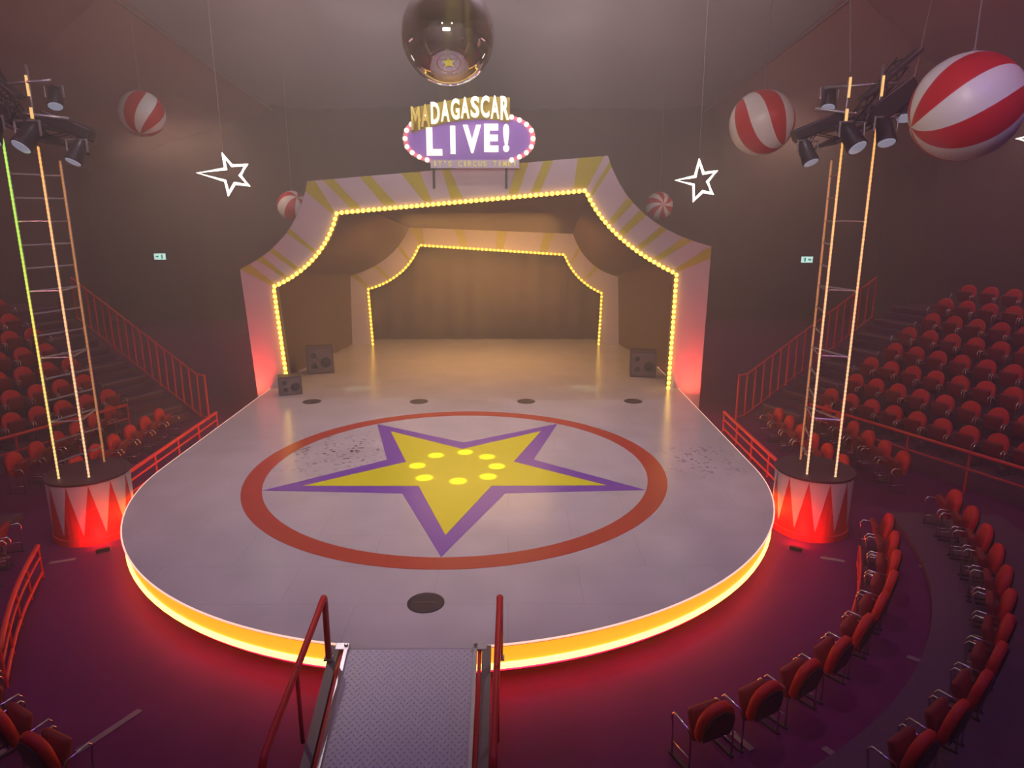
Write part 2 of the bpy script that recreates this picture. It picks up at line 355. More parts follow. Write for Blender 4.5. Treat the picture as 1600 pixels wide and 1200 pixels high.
# painted ring and star (thin paint film on the deck)
bm = bmesh.new(); n = 128
P = [(5.0*math.cos(2*PI*i/n), 5.0*math.sin(2*PI*i/n), .001) for i in range(n+1)]; Q = [(4.55*math.cos(2*PI*i/n), 4.55*math.sin(2*PI*i/n), .001) for i in range(n+1)]
strip(bm, P, Q, (0, 0, .003)); at0(obj('painted_ring', bm, M_ring, st))['label'] = 'red ring painted on the deck'
def starpoly(R, r, z):
    return [((R if k % 2 == 0 else r)*math.cos(-PI/2+k*PI/5), (R if k % 2 == 0 else r)*math.sin(-PI/2+k*PI/5), z) for k in range(10)]
def starmesh(R, r, z0, z1):
    bm = bmesh.new(); P = starpoly(R, r, 0); c0 = bm.verts.new((0, 0, z1)); T = [bm.verts.new((x, y, z1)) for x, y, _ in P]; B = [bm.verts.new((x, y, z0)) for x, y, _ in P]
    for i in range(10):
        bm.faces.new((c0, T[i], T[(i+1) % 10])); bm.faces.new((T[i], B[i], B[(i+1) % 10], T[(i+1) % 10]))
    return bm
at0(obj('painted_star_border', starmesh(4.54, 1.95, .001, .0045), M_starP, st))['label'] = 'purple border of the painted star'
at0(obj('painted_star', starmesh(3.66, 1.42, .001, .007), M_starY, st))['label'] = 'yellow five-pointed painted star'
# round plates let into the deck
pl = None
for (x, y) in ((-.1, -6.07), (-5.29, 6.2), (-1.75, 6.2), (1.8, 6.2), (5.35, 6.2)):
    o = at0(obj('floor_plate', lt([(.30, .001), (.30, .012), (.26, .016), (.25, .010), (.03, .010)], 28), M_disc, st)) if pl is None else inst(pl, 'floor_plate', st)
    pl = pl or o; o.location = (x, y, -FL)
    s = obj('plate_slot', bb((0, .0, .012), (.34, .02, .006)), M_grille, o) if o is pl else inst(sl, 'plate_slot', o)
    if o is pl: sl = s

# ------------------------------------------------------------------ ramp down towards the camera
RX = -0.17; Y0 = -7.255; Y1 = -9.72; SL = -FL/(Y0-Y1)
rp = empty('access_ramp', (RX, Y0, FL)); tag(rp, 'grey metal tread plate ramp leading up to the front of the stage', 'ramp')
RL = math.hypot(Y0-Y1, -FL); rang = math.atan2(-FL, Y0-Y1)
Rm = Matrix.Translation((0, 0, -FL+.004)) @ Matrix.Rotation(rang, 4, 'X') @ Matrix.Rotation(PI, 4, 'Z')   # local +Y runs down the ramp
def rampobj(name, bm, m, parent=None, lab=None):
    bmesh.ops.transform(bm, matrix=Rm, verts=bm.verts)
    o = obj(name, bm, m, parent or rp)
    if lab: o['label'] = lab
    return o
bm = bb((0, RL/2, -.03), (1.80, RL, .05)); rampobj('ramp_plate', bm, M_tread)
obj('landing_plate', bb((0, .06, -FL-.012), (1.80, .16, .022)), M_deck, rp)
bm = bmesh.new()   # raised diamond lugs of the tread plate
k = 0
yy = .06
while yy < RL-.03:
    x = -.86+(.045 if k % 2 else 0)
    while x < .87:
        a = PI/4 if (k+int(round((x+1)/.09))) % 2 else -PI/4
        c, s = math.cos(a), math.sin(a); L, w = .026, .009
        v = [bm.verts.new((x+px*c-py*s, yy+px*s+py*c, h)) for px, py, h in ((-L, 0, -.004), (0, -w, -.004), (L, 0, -.004), (0, w, -.004), (0, 0, .004))]
        for i in range(4): bm.faces.new((v[i], v[(i+1) % 4], v[4]))
        x += .09
    yy += .045; k += 1
o = rampobj('tread_lugs', bm, M_tread); o['kind'] = 'stuff'
for s in (-1, 1):
    rampobj('side_curb', bb((s*.925, RL/2, .005), (.05, RL, .10)), M_alu, None, 'pale aluminium kerb of the ramp')
    rampobj('side_channel', bb((s*.985, RL/2, -.035), (.05, RL, .05)), M_drumred, None, 'dark red channel beside the kerb')
    rampobj('side_beam', bb((s*1.085, RL/2, -.02), (.13, RL, .14)), mat('beam_brown_metal', (.20, .16, .14), .5, .4))
    bm = bmesh.new(); box(bm, (s*.985, .01, .03), (.20, .12, .05), None, .01); rampobj('hinge_block', bm, M_alu)
    bm = lt([(.028, 0), (.028, .02), (.015, .03)], 10, (s*.93, -.0, .05)); rampobj('hinge_bolt', bm, M_chrome)
def handrail(x, name, lab, fl=0.0):
    o = empty(name, (x, Y0-.235, FL)); tag(o, lab, 'handrail', 'ramp handrails')
    def gz(dy): return -FL-(.36+dy)*SL            # ramp height at distance dy below the first post
    P = [(0, 0, gz(0)), (0, 0, gz(0)+.88)]
    q = [(0, .0, -FL+.02), (0, .0, -FL+.90), (0, -.03, -FL+.955), (0, -.10, -FL+.96)]
    for k in range(1, 9): dy = 2.15*k/8; q.append((-fl*dy/2.15, -.10-dy*.93, -FL+.95-dy*SL*.95))
    q += [(-fl, -2.22, q[-1][2]-.08), (-fl, -2.24, q[-1][2]-.2)]
    obj('top_rail', tb(q, .044, 10), M_rail, o, True)
    obj('post', tb([(-fl*.5, -1.1, .36), (-fl*.5, -1.1, q[6][2]-.02)], .028, 8), M_rail, o, True)
    obj('post', tb([(-fl, -2.24, .0), (-fl, -2.24, q[-1][2]+.02)], .028, 8), M_rail, o, True)
    obj('foot_plate', bb((0, 0, -FL+.0), (.12, .12, .02)), M_alu, o)
    return o
handrail(-1.30, 'handrail', 'red tubular handrail on the left side of the ramp', .16)
handrail(1.11, 'handrail', 'red tubular handrail on the right side of the ramp', .05)

# ------------------------------------------------------------------ arches
def bez(p0, c, p1, n=10):
    return [((1-t)**2*p0[0]+2*t*(1-t)*c[0]+t*t*p1[0], (1-t)**2*p0[1]+2*t*(1-t)*c[1]+t*t*p1[1]) for t in [i/n for i in range(n+1)]]
def arch(name, Y, outer, inner, depth, bulb_m, bulb_r, pitch, rays, lab, zb):
    root = empty(name, (0, Y, zb)); tag(root, lab, 'arch')
    # outer/inner: (leg foot, shoulder, ctrl, top corner L, top corner R, ctrl, shoulder R, foot R)
    def line(k, n=10):
        a, b, c, d, e, f, g, h = k
        return [a, b] + bez(b, c, d, n)[1:] + [(d[0]+(e[0]-d[0])*i/8, d[1]+(e[1]-d[1])*i/8) for i in range(1, 9)] + bez(e, f, g, n)[1:] + [h]
    O = line(outer); I = line(inner)
    bm = bmesh.new(); strip(bm, [(x, 0, z-zb) for x, z in O], [(x, 0, z-zb) for x, z in I], (0, depth, 0)); obj('frame', bm, [M_archface], root)
    bm = bmesh.new()   # inner reveal liner
    I2 = I
    P = [(x, -.02, z-zb) for x, z in I2]; Q = [(x, depth+.02, z-zb) for x, z in I2]
    cx = sum(p[0] for p in I)/len(I)
    strip(bm, P, Q, (0, 0, -.001)); 
    obj('reveal', bm, M_archside, root)
    # yellow painted rays
    for (u, w, u2, w2) in rays:
        def ev(L_, t):
            t = max(0, min(len(L_)-1.001, t)); i = int(t); f = t-i
            return (L_[i][0]*(1-f)+L_[i+1][0]*f, L_[i][1]*(1-f)+L_[i+1][1]*f)
        n = 4
        A = []; B = []
        for q in range(n+1):
            fo = ev(O, u+w*q/n); fi = ev(I, u2+w2*q/n); fi = (fi[0]+(fo[0]-fi[0])*.10, fi[1]+(fo[1]-fi[1])*.10); fo = (fo[0]*.997+fi[0]*.003, fo[1]*.997+fi[1]*.003)
            A.append((fo[0], -.004, fo[1]-zb)); B.append((fi[0], -.004, fi[1]-zb))
        bm = bmesh.new(); strip(bm, A, B, (0, .003, 0)); o = obj('painted_ray', bm, M_archyel, root)
    # bulbs along the opening
    d = []
    for i in range(len(I)-1):
        a, b = Vector((*I[i], 0)), Vector((*I[i+1], 0)); d.append((a, b, (b-a).length))
    total = sum(x[2] for x in d); nb = int(total/pitch)
    bmb = bmesh.new(); bmesh.ops.create_uvsphere(bmb, u_segments=8, v_segments=5, radius=bulb_r)
    first = obj('bulb', bmb, bulb_m, root, True)
    for q in range(nb+1):
        s = total*q/nb; k = 0
        while k < len(d)-1 and s > d[k][2]: s -= d[k][2]; k += 1
        p = d[k][0].lerp(d[k][1], min(1, s/max(d[k][2], 1e-6)))
        o = first if q == 0 else inst(first, 'bulb', root)
        ox = -.05 if p.x > 0 else .05
        o.location = (p.x, -.05, p.y-zb)
    # tube along the bulbs, its emission imitates their yellow glow on the edge
    obj('bulb_glow', tb([(x, -.012, z-zb) for x, z in I], .052, 6), M_bulbglow, root)
    return root
outer1 = [(-7.70, FL), (-7.95, 4.21), (-5.95, 5.05), (-5.45, 7.09), (4.5, 7.90), (5.25, 5.65), (8.12, 4.96), (8.05, FL)]
inner1 = [(-6.62, .02), (-6.84, 3.60), (-5.05, 4.35), (-4.52, 6.06), (3.79, 6.78), (4.55, 5.15), (6.97, 4.03), (6.90, .02)]
rays1 = [(1.0, .9, 1.0, .3), (2.6, .6, 2.4, .25), (3.9, .5, 3.7, .4), (6.2, .5, 6.3, .3), (10.2, 1.0, 10.6, .2), (11.4, .30, 11.55, .3), (12.4, .30, 12.6, .4),
         (13.5, .5, 13.9, .2), (14.6, .2, 14.7, .4), (16.6, .3, 16.5, .3), (17.3, .25, 17.2, .3), (18.2, .7, 18.6, .4), (19.4, .4, 19.6, .3), (22.3, .6, 22.5, .4), (23.6, .6, 23.7, .5), (25.5, .5, 25.5, .4), (27.2, .6, 27.0, .4), (28.95, .12, 28.6, .25)]
arch('proscenium_arch', 8.0, outer1, inner1, .45, M_bulb, .068, .180, rays1, 'tall lopsided front arch of lilac and yellow paint edged with amber bulbs', FL)
outer2 = [(-6.20, 0), (-6.12, 3.26), (-4.1, 3.75), (-3.3, 5.43), (4.15, 5.14), (4.75, 3.55), (6.30, 3.19), (6.45, 0)]
inner2 = [(-5.22, .02), (-5.32, 2.61), (-3.5, 3.1), (-2.88, 4.62), (3.79, 4.19), (4.25, 3.0), (5.56, 2.42), (5.48, .02)]
rays2 = [(1.0, .7, 1.0, .3), (4, .5, 4, .4), (8, .5, 8, .4), (11, .6, 11, .3), (13.2, .4, 13.3, .4), (15.3, .5, 15.2, .4), (17.6, .5, 17.6, .4), (21, .6, 21, .4), (25, .6, 25, .4)]
arch('upstage_arch', 16.5, outer2, inner2, .35, M_bulb2, .054, .185, rays2, 'smaller lopsided arch further upstage edged with amber bulbs', 0)

# cloth tunnel behind the front arch, following the arch outlines, and a backdrop closing it
M_cloth = mat('masking_cloth', (0.20, 0.12, 0.075), 0.9, var=.15, vscale=1)
def aline(k, n=10, sh=0):
    a, b, c, d, e, f, g, h = k
    L = [a, b] + bez(b, c, d, n)[1:] + [(d[0]+(e[0]-d[0])*i/8, d[1]+(e[1]-d[1])*i/8) for i in range(1, 9)] + bez(e, f, g, n)[1:] + [h]
    return [(x*(1-sh/7), z if z < 1 else z-sh) for x, z in L]
def loft(bm, L0, y0, L1, y1, i0, i1, ns=18):
    g = []
    for j in range(ns+1):
        t = j/ns; y = y0+(y1-y0)*t; w = .035*math.sin(j*2.6)
        g.append([bm.verts.new((L0[i][0]*(1-t)+L1[i][0]*t+w*(1 if L0[i][0] > 0 else -1), y, L0[i][1]*(1-t)+L1[i][1]*t+w*.5)) for i in range(i0, i1+1)])
    for j in range(ns):
        for i in range(i1-i0): bm.faces.new((g[j][i], g[j][i+1], g[j+1][i+1], g[j+1][i]))
La = aline(outer1, 10, .22); La[0] = (La[0][0], .01); La[-1] = (La[-1][0], .01)
Lb = aline(outer2, 10, .02); Lb[0] = (Lb[0][0], .01); Lb[-1] = (Lb[-1][0], .01)
tn = empty('masking_drape', (0, 0, 0)); tag(tn, 'brown cloth tunnel between the front arch and the smaller upstage arch', 'drape')
N_ = len(La)-1
for nm, a, b in (('side_cloth', 0, 11), ('roof_cloth', 11, 19), ('side_cloth', 19, N_)):
    bm = bmesh.new(); loft(bm, La, 8.46, Lb, 16.52, a, b); obj(nm, bm, M_cloth, tn, True)
    bm = bmesh.new(); loft(bm, Lb, 16.84, Lb, 18.0, a, b, 4); obj(nm, bm, M_cloth, tn, True)
bm = bmesh.new(); P = [(x, 0, z) for x, z in Lb]; n = 60
top = []; bot = []
def ztop(x):
    for (x0, z0), (x1, z1) in zip(Lb, Lb[1:]):
        if x0 <= x <= x1 and x1 > x0: return z0+(z1-z0)*(x-x0)/(x1-x0)
    return 3
for i in range(n+1):
    x = -6.1+12.3*i/n; y = .06*math.sin(i*1.3); bot.append((x, y, 0)); top.append((x, y, ztop(x)-.01))
strip(bm, bot, top, (0, .03, 0)); o = obj('backdrop_curtain', bm, M_cloth, None, True, (0, 17.9, .01)); tag(o, 'dark brown backdrop hanging behind the smaller upstage arch', 'curtain')

# ------------------------------------------------------------------ text helper
def text_mesh(name, s, size, depth, m, parent, M4, bold=.0):
    cu = bpy.data.curves.new(name, 'FONT'); cu.body = s; cu.size = size; cu.extrude = depth; cu.offset = bold; cu.align_x = 'CENTER'; cu.align_y = 'BOTTOM_BASELINE'; cu.resolution_u = 3
    t = bpy.data.objects.new('tmp', cu); COL.objects.link(t)
    dg = bpy.context.evaluated_depsgraph_get(); me = bpy.data.meshes.new_from_object(t.evaluated_get(dg))
    bpy.data.objects.remove(t); me.name = name; me.materials.clear(); me.materials.append(m)
    o = bpy.data.objects.new(name, me); COL.objects.link(o); o.parent = parent; o.matrix_local = M4; return o
UPR = Matrix.Rotation(PI/2, 4, 'X')

# ------------------------------------------------------------------ illuminated sign above the arch
sg = empty('marquee_sign', (-.05, 7.75, 7.45)); tag(sg, 'lit oval marquee sign with white LIVE! letters on purple above the front arch', 'sign')
def oval(a, b, n=48, p=2.4):
    out = []
    for i in range(n):
        t = 2*PI*i/n; c, s = math.cos(t), math.sin(t)
        out.append((a*math.copysign(abs(c)**(2/p), c), b*math.copysign(abs(s)**(2/p), s)))
    return out
ZC = .95
bm = bmesh.new(); prism(bm, [(x, 0, z+ZC) for x, z in oval(2.15, .86)], (0, .0, 0), (0, .25, 0)); obj('sign_cabinet', bm, M_signrim, sg)
bm = bmesh.new(); prism(bm, [(x, 0, z+ZC) for x, z in oval(1.98, .74)], (0, -.02, 0), (0, .01, 0)); obj('sign_face', bm, M_signface, sg)
bmb = bmesh.new(); bmesh.ops.create_uvsphere(bmb, u_segments=10, v_segments=6, radius=.075); fb = obj('bulb', bmb, M_fest, sg, True); k = 0
ring = oval(2.07, .80, 200)
acc = 0; last = None; placed = []
for (x, z) in ring+[ring[0]]:
    if last: acc += math.hypot(x-last[0], z-last[1])
    if last is None or acc > .235:
        acc = 0
        if abs(x) > 1.30: placed.append((x, z))
    last = (x, z)
for i, (x, z) in enumerate(placed):
    o = fb if i == 0 else inst(fb, 'bulb', sg); o.location = (x, -.06, z+ZC)
def letter(ch, x, z, w, h, m, ang=0, y=-.10, d=.05, bold=.02, lab=None):
    M4 = Matrix.Translation((x, y, z)) @ Matrix.Rotation(ang, 4, 'Y') @ UPR
    o = text_mesh('letter', ch, 1.0, d, m, sg, M4, bold)
    xs = [v.co.x for v in o.data.vertices]; ys = [v.co.y for v in o.data.vertices]
    cx = (min(xs)+max(xs))/2; sx = w/(max(xs)-min(xs)); sy = h/(max(ys)-min(ys)); y0 = min(ys)
    for v in o.data.vertices: v.co.x = (v.co.x-cx)*sx; v.co.y = (v.co.y-y0)*sy
    if lab: o['label'] = lab
    return o
for ch, x, w, z in (('L', -1.12, .50, .42), ('I', -.52, .16, .47), ('V', .10, .58, .50), ('E', .72, .46, .53), ('!', 1.20, .20, .53)):
    letter(ch, x, z, w, .86, M_letter, y=-.12, bold=.045, lab='glowing white-yellow letter')
# tall lettering on its own raised board, arched, left end unlit
word = 'MADAGASCAR'; n = len(word)
BP = []; BT = []
for i in range(n+1):
    x = -1.86+i*3.18/n; t = i/n; BP.append((x, -.05, 1.12+.42*math.sin(t*PI*.72)-.0)); BT.append((x, -.05, 1.86+.36*math.sin(t*PI*.62)))
bm = bmesh.new(); strip(bm, BP, BT, (0, .10, 0)); o = obj('title_board', bm, mat('title_board_gold', (.34, .24, .03), .5), sg); o['label'] = 'arched yellow board behind the tall letters'
for i, ch in enumerate(word):
    t = (i+.5)/n; x = -1.86+t*3.18; z0 = 1.14+.42*math.sin(t*PI*.72); z1 = 1.86+.36*math.sin(t*PI*.62)
    letter(ch, x, z0+.02, .28, z1-z0-.0, M_letdim if i < 2 else M_letface, y=-.11, d=.04, bold=.03, lab='dim yellow letter' if i < 2 else 'lit tall yellow-white letter')
bm = bb((.18, .0, .17), (2.9, .08, .26)); o = obj('caption_board', bm, mat('caption_board_pale', (.42, .32, .40), .5, emit=(.8, .6, .75), es=.25), sg)
cap = "IT'S CIRCUS TIME!"
for i, ch in enumerate(cap):
    if ch == ' ': continue
    letter(ch, -1.12+i*2.6/(len(cap)-1), .09, .05 if ch in "'!I" else .12, .17 if ch != "'" else .06, M_caption, y=-.06, d=.015, bold=.01) if ch != "'" else letter(ch, -1.12+i*2.6/(len(cap)-1), .20, .04, .06, M_caption, y=-.06, d=.015)
for x in (-1.2, 1.2): obj('bracket', bb((x, .25, -.1), (.08, .08, 1.0)), M_black, sg)

# ------------------------------------------------------------------ comet-shaped neon stars
def neon(name, pts, Y, lab, wire_top):
    z0 = min(p[1] for p in pts); xm = sum(p[0] for p in pts)/len(pts)
    o = empty(name, (xm, Y, z0)); tag(o, lab, 'neon star', 'neon stars beside the arch')
    P = [(x-xm, 0, z-z0) for x, z in pts]
    obj('tube_light', tb(P, .045, 8, True), M_neon, o, True)
    obj('frame', tb([(a, .06, c) for a, _, c in P], .03, 6, True), M_grey, o)
    tp = max(P, key=lambda p: p[2])
    obj('wire', tb([tp, (tp[0]-.05, 0, wire_top-z0)], .012, 5), M_rope, o)
neon('neon_star', [(-9.07, 7.35), (-8.12, 7.48), (-8.16, 7.92), (-7.90, 7.58), (-7.43, 7.60), (-7.66, 7.27), (-7.42, 6.96), (-7.86, 7.02), (-8.10, 6.68), (-8.17, 7.10)], 8.0, 'white neon shooting star hanging left of the front arch', 17)
neon('neon_star', [(6.78, 7.12), (7.42, 7.24), (7.52, 7.74), (7.69, 7.34), (8.10, 7.40), (7.84, 7.07), (8.02, 6.70), (7.70, 6.76), (7.42, 6.48), (7.38, 6.98)], 8.0, 'white neon shooting star hanging right of the front arch', 17)

neon('neon_star', [(13.78+(x-6.78)*1.15, 7.85+(z-7.12)*1.15) for x, z in [(6.78, 7.12), (7.42, 7.24), (7.52, 7.74), (7.69, 7.34), (8.10, 7.40), (7.84, 7.07), (8.02, 6.70), (7.70, 6.76), (7.42, 6.48), (7.38, 6.98)]], 2.0, 'white neon shooting star whose tip enters at the right picture edge below the big ball', 17)

# ------------------------------------------------------------------ striped balls, mirror sphere
def ball(loc, R, axis, spin, twist, gores, lab, wz):
    o = empty('striped_ball', (loc[0], loc[1], loc[2]-R)); tag(o, lab, 'ball', 'red and white balls hanging in the tent')
    bm = bmesh.new(); sub = 6; nu = gores*sub; nv = 28; g = []
    q = Vector(axis).normalized().to_track_quat('Z', 'Y').to_matrix()
    for j in range(nv+1):
        th = PI*j/nv; row = []
        for i in range(nu):
            a = 2*PI*i/nu+spin+twist*(th/PI)*2
            p = q @ Vector((R*math.sin(th)*math.cos(a), R*math.sin(th)*math.sin(a), R*math.cos(th))); row.append(p)
        g.append(row)
    V = []
    for j in range(nv+1):
        if j in (0, nv): v = bm.verts.new(g[j][0]+Vector((0, 0, R))); V.append([v]*nu)
        else: V.append([bm.verts.new(p+Vector((0, 0, R))) for p in g[j]])
    for j in range(nv):
        for i in range(nu):
            vs_ = [V[j][i], V[j][(i+1) % nu], V[j+1][(i+1) % nu], V[j+1][i]]
            vs_ = list(dict.fromkeys(vs_)); f = bm.faces.new(vs_); f.material_index = (i//sub) % 2
    obj('ball_skin', bm, [M_bred, M_bwhite], o, True)
    obj('pole_cap', lt([(.05*R, 0), (.06*R, .02), (.02*R, .04)], 12, (0, 0, 2*R-.005)), M_grey, o)
    obj('wire', tb([(0, 0, 2*R), (0, 0, wz-loc[2]+R)], .012, 5), M_rope, o)
ball((7.60, -5.79, 7.50), .715, (-.91, .20, -.34), 0.15, .35, 10, 'big red and white swirled ball at the upper right edge', 18.2)
ball((7.69, 2.74, 8.30), .80, (.64, -.36, -.66), .3, -.75, 10, 'red and white swirled ball hanging beside the right tower', 17.0)
ball((-12.25, 11.22, 9.60), .80, (.03, -.385, -.89), .6, -.6, 10, 'red and white swirled ball hanging above the left neon star', 16.6)
ball((-10.53, 23.06, 6.42), .80, (.5, -.6, .55), 0.2, .5, 8, 'small distant striped ball at the left shoulder of the front arch', 14.2)
ball((10.06, 26.2, 6.45), .80, (.1, -1, .12), .1, .45, 12, 'small distant pinwheel ball at the right shoulder of the front arch', 13.1)
for s, side in ((-1, 'left'), (1, 'right')):  # red lamps and area lights added to redden the drums
    u = empty('added_floor_lamp', (s*7.25, -2.75, FL), math.atan2(1.1, s*.7)-PI/2); tag(u, f'small added lamp throwing red light on the {side} drum', 'added lamp', 'added red lamps at the drums')
    obj('housing', bb((0, 0, .045), (.26, .10, .09), None, .01), M_black, u); obj('lens', bb((0, .052, .05), (.22, .012, .06)), M_lensred, u)
    obj('bracket', bb((0, -.02, .01), (.30, .04, .02)), M_grey, u)
    area('added_drum_light', (s*7.27, -2.68, FL+.10), (s*7.9, -1.6, .1), .2, 28, (1.0, 0.01, 0.01), .08)
ms = empty('mirror_ball', (-.32, 3.44, 9.30)); tag(ms, 'large smooth chrome mirror ball hanging over the ring', 'mirror ball')
bm = bmesh.new(); bmesh.ops.create_uvsphere(bm, u_segments=64, v_segments=40, radius=1.2); bmesh.ops.translate(bm, verts=bm.verts, vec=(0, 0, 1.2)); obj('ball_shell', bm, M_mirror, ms, True)
obj('collar', lt([(.16, 2.38), (.16, 2.48), (.05, 2.52)], 20), M_chrome, ms)
obj('cable', tb([(0, 0, 2.5), (0, 0, 6.5)], .02, 6), M_rope, ms)

# ------------------------------------------------------------------ towers on drum pedestals
def spotlight_parts(root, loc, aim, k=1.0):
    """yoke lamp fixed to a tower: body > lens ; yoke"""
    d = (Vector(aim)).normalized(); q = d.to_track_quat('Z', 'Y').to_matrix().to_4x4(); T = Matrix.Translation(loc) @ q
    bm = lt([(.09*k, -.24*k), (.13*k, -.20*k), (.14*k, .0), (.16*k, .18*k), (.16*k, .22*k)], 16); bmesh.ops.transform(bm, matrix=T, verts=bm.verts)
    b = obj('lamp', bm, M_black, root, True)
    bm = lt([(.14*k, .221*k), (.13*k, .232*k)], 16); bmesh.ops.transform(bm, matrix=T, verts=bm.verts); obj('lens', bm, M_lens, b)
    bm = tb([(Vector(loc)+Vector((s*.19*k, 0, z))) for s, z in ((-1, 0), (-1, .22*k), (1, .22*k), (1, 0))], .018*k, 6); obj('yoke', bm, M_grey, root)
def boxtruss(bm, a, b, w=.26, r=.018):
    a, b = Vector(a), Vector(b); t = (b-a).normalized(); up = Vector((0, 0, 1)); s = t.cross(up).normalized()*w/2; u = s.cross(t).normalized()*w/2
    L = (b-a).length; n = max(3, int(L/(w*1.3)))
    for ss in (-1, 1):
        for uu in (-1, 1): tube(bm, [a+s*ss+u*uu, b+s*ss+u*uu], r, 6)
    for i in range(n):
        p, q = a+t*(L*i/n), a+t*(L*(i+1)/n)
        for ss in (-1, 1): tube(bm, [p+s*ss+u*(1 if i % 2 else -1), q+s*ss-u*(1 if i % 2 else -1)], r*.6, 4)
        for uu in (-1, 1): tube(bm, [p+u*uu+s*(1 if i % 2 else -1), q+u*uu-s*(1 if i % 2 else -1)], r*.6, 4)
def tower(cx, cy, posts, mats, lab, side):
    r = empty('lighting_tower', (cx, cy, FL)); tag(r, lab, 'tower', 'scaffold towers beside the stage')
    H = .57-FL
    # pedestal drum with white and red triangles
    N = 12; R = .80
    bm = bmesh.new(); lathe(bm, [(R+.02, 0), (R+.02, .14), (R, .15), (R, H-.0)], 48); d = obj('pedestal', bm, M_drumred, r)
    for k in range(N):
        bm = bmesh.new(); a0 = 2*PI*k/N; P = []; 
        nn = 8
        top = [((R+.004)*math.cos(a0+2*PI/N*i/nn), (R+.004)*math.sin(a0+2*PI/N*i/nn), H-.02) for i in range(nn+1)]
        tip = a0+PI/N
        rows = []
        for j in range(9):
            f = j/8; rows.append([((R+.006)*math.cos(tip+(a0+2*PI/N*i/nn-tip)*(1-f*.97)), (R+.006)*math.sin(tip+(a0+2*PI/N*i/nn-tip)*(1-f*.97)), (H-.02)*(1-f)+.26*f) for i in range(nn+1)])
        vv = [[bm.verts.new(p) for p in row] for row in rows]
        for j in range(8):
            for i in range(nn): bm.faces.new((vv[j][i], vv[j][i+1], vv[j+1][i+1], vv[j+1][i]))
        obj('painted_triangle', bm, M_drumwhite, d)
    obj('pedestal_top', lt([(R+.03, H), (R+.03, H+.04), (R-.05, H+.05)], 48), M_dark, r)
    zt = H+.04
    pp = [(x-cx, y-cy) for x, y, h in posts]
    for (x, y, h), mm in zip(posts, mats):
        x -= cx; y -= cy; hh = h-FL
        obj('post', tb([(x, y, zt), (x, y, hh)], .030, 8), M_grey, r, True)
        # LED strip on the camera-facing side of the post, object origin at world z 0
        bm = bmesh.new(); tube(bm, [(0, 0, z_) for z_ in (H+FL+.06, hh+FL-.02)], .020, 6)
        zz = H+FL+.06
        while zz < hh+FL-.05: 
            lathe(bm, [(.022, -.012), (.030, 0), (.022, .012)], 6, (0, 0, zz)); zz += .085
        o = obj('light_strip', bm, mm, r); o.location = (x-side*.02, y-.045, -FL)
    # rungs
    nb = len(pp)
    z = zt+.35
    while z < 7.0-FL:
        for a, b in ((0, 2), (0, 1), (1, 2)):
            if (a, b) != (0, 2) and int(round(z/.45)) % 3: continue
            obj('rung', tb([(pp[a][0], pp[a][1], z), (pp[b][0], pp[b][1], z)], .020, 6), M_grey, r)
        z += .45
    return r, pp
rt, rp_ = tower(7.98, -1.62, [(7.66, -1.98, 7.50), (8.20, -2.14, 7.66), (7.90, -1.05, 7.15)], [M_ledwarm, M_ledwarm, M_leddim], 'scaffold tower with two pale amber light strips on the right drum', 1)
lt_, lp_ = tower(-7.95, -1.75, [(-8.30, -2.18, 7.46), (-7.71, -2.10, 7.32), (-7.92, -1.15, 7.12)], [M_ledgreen, M_ledwarm, M_leddim], 'scaffold tower with one lime green light strip on the left drum', -1)
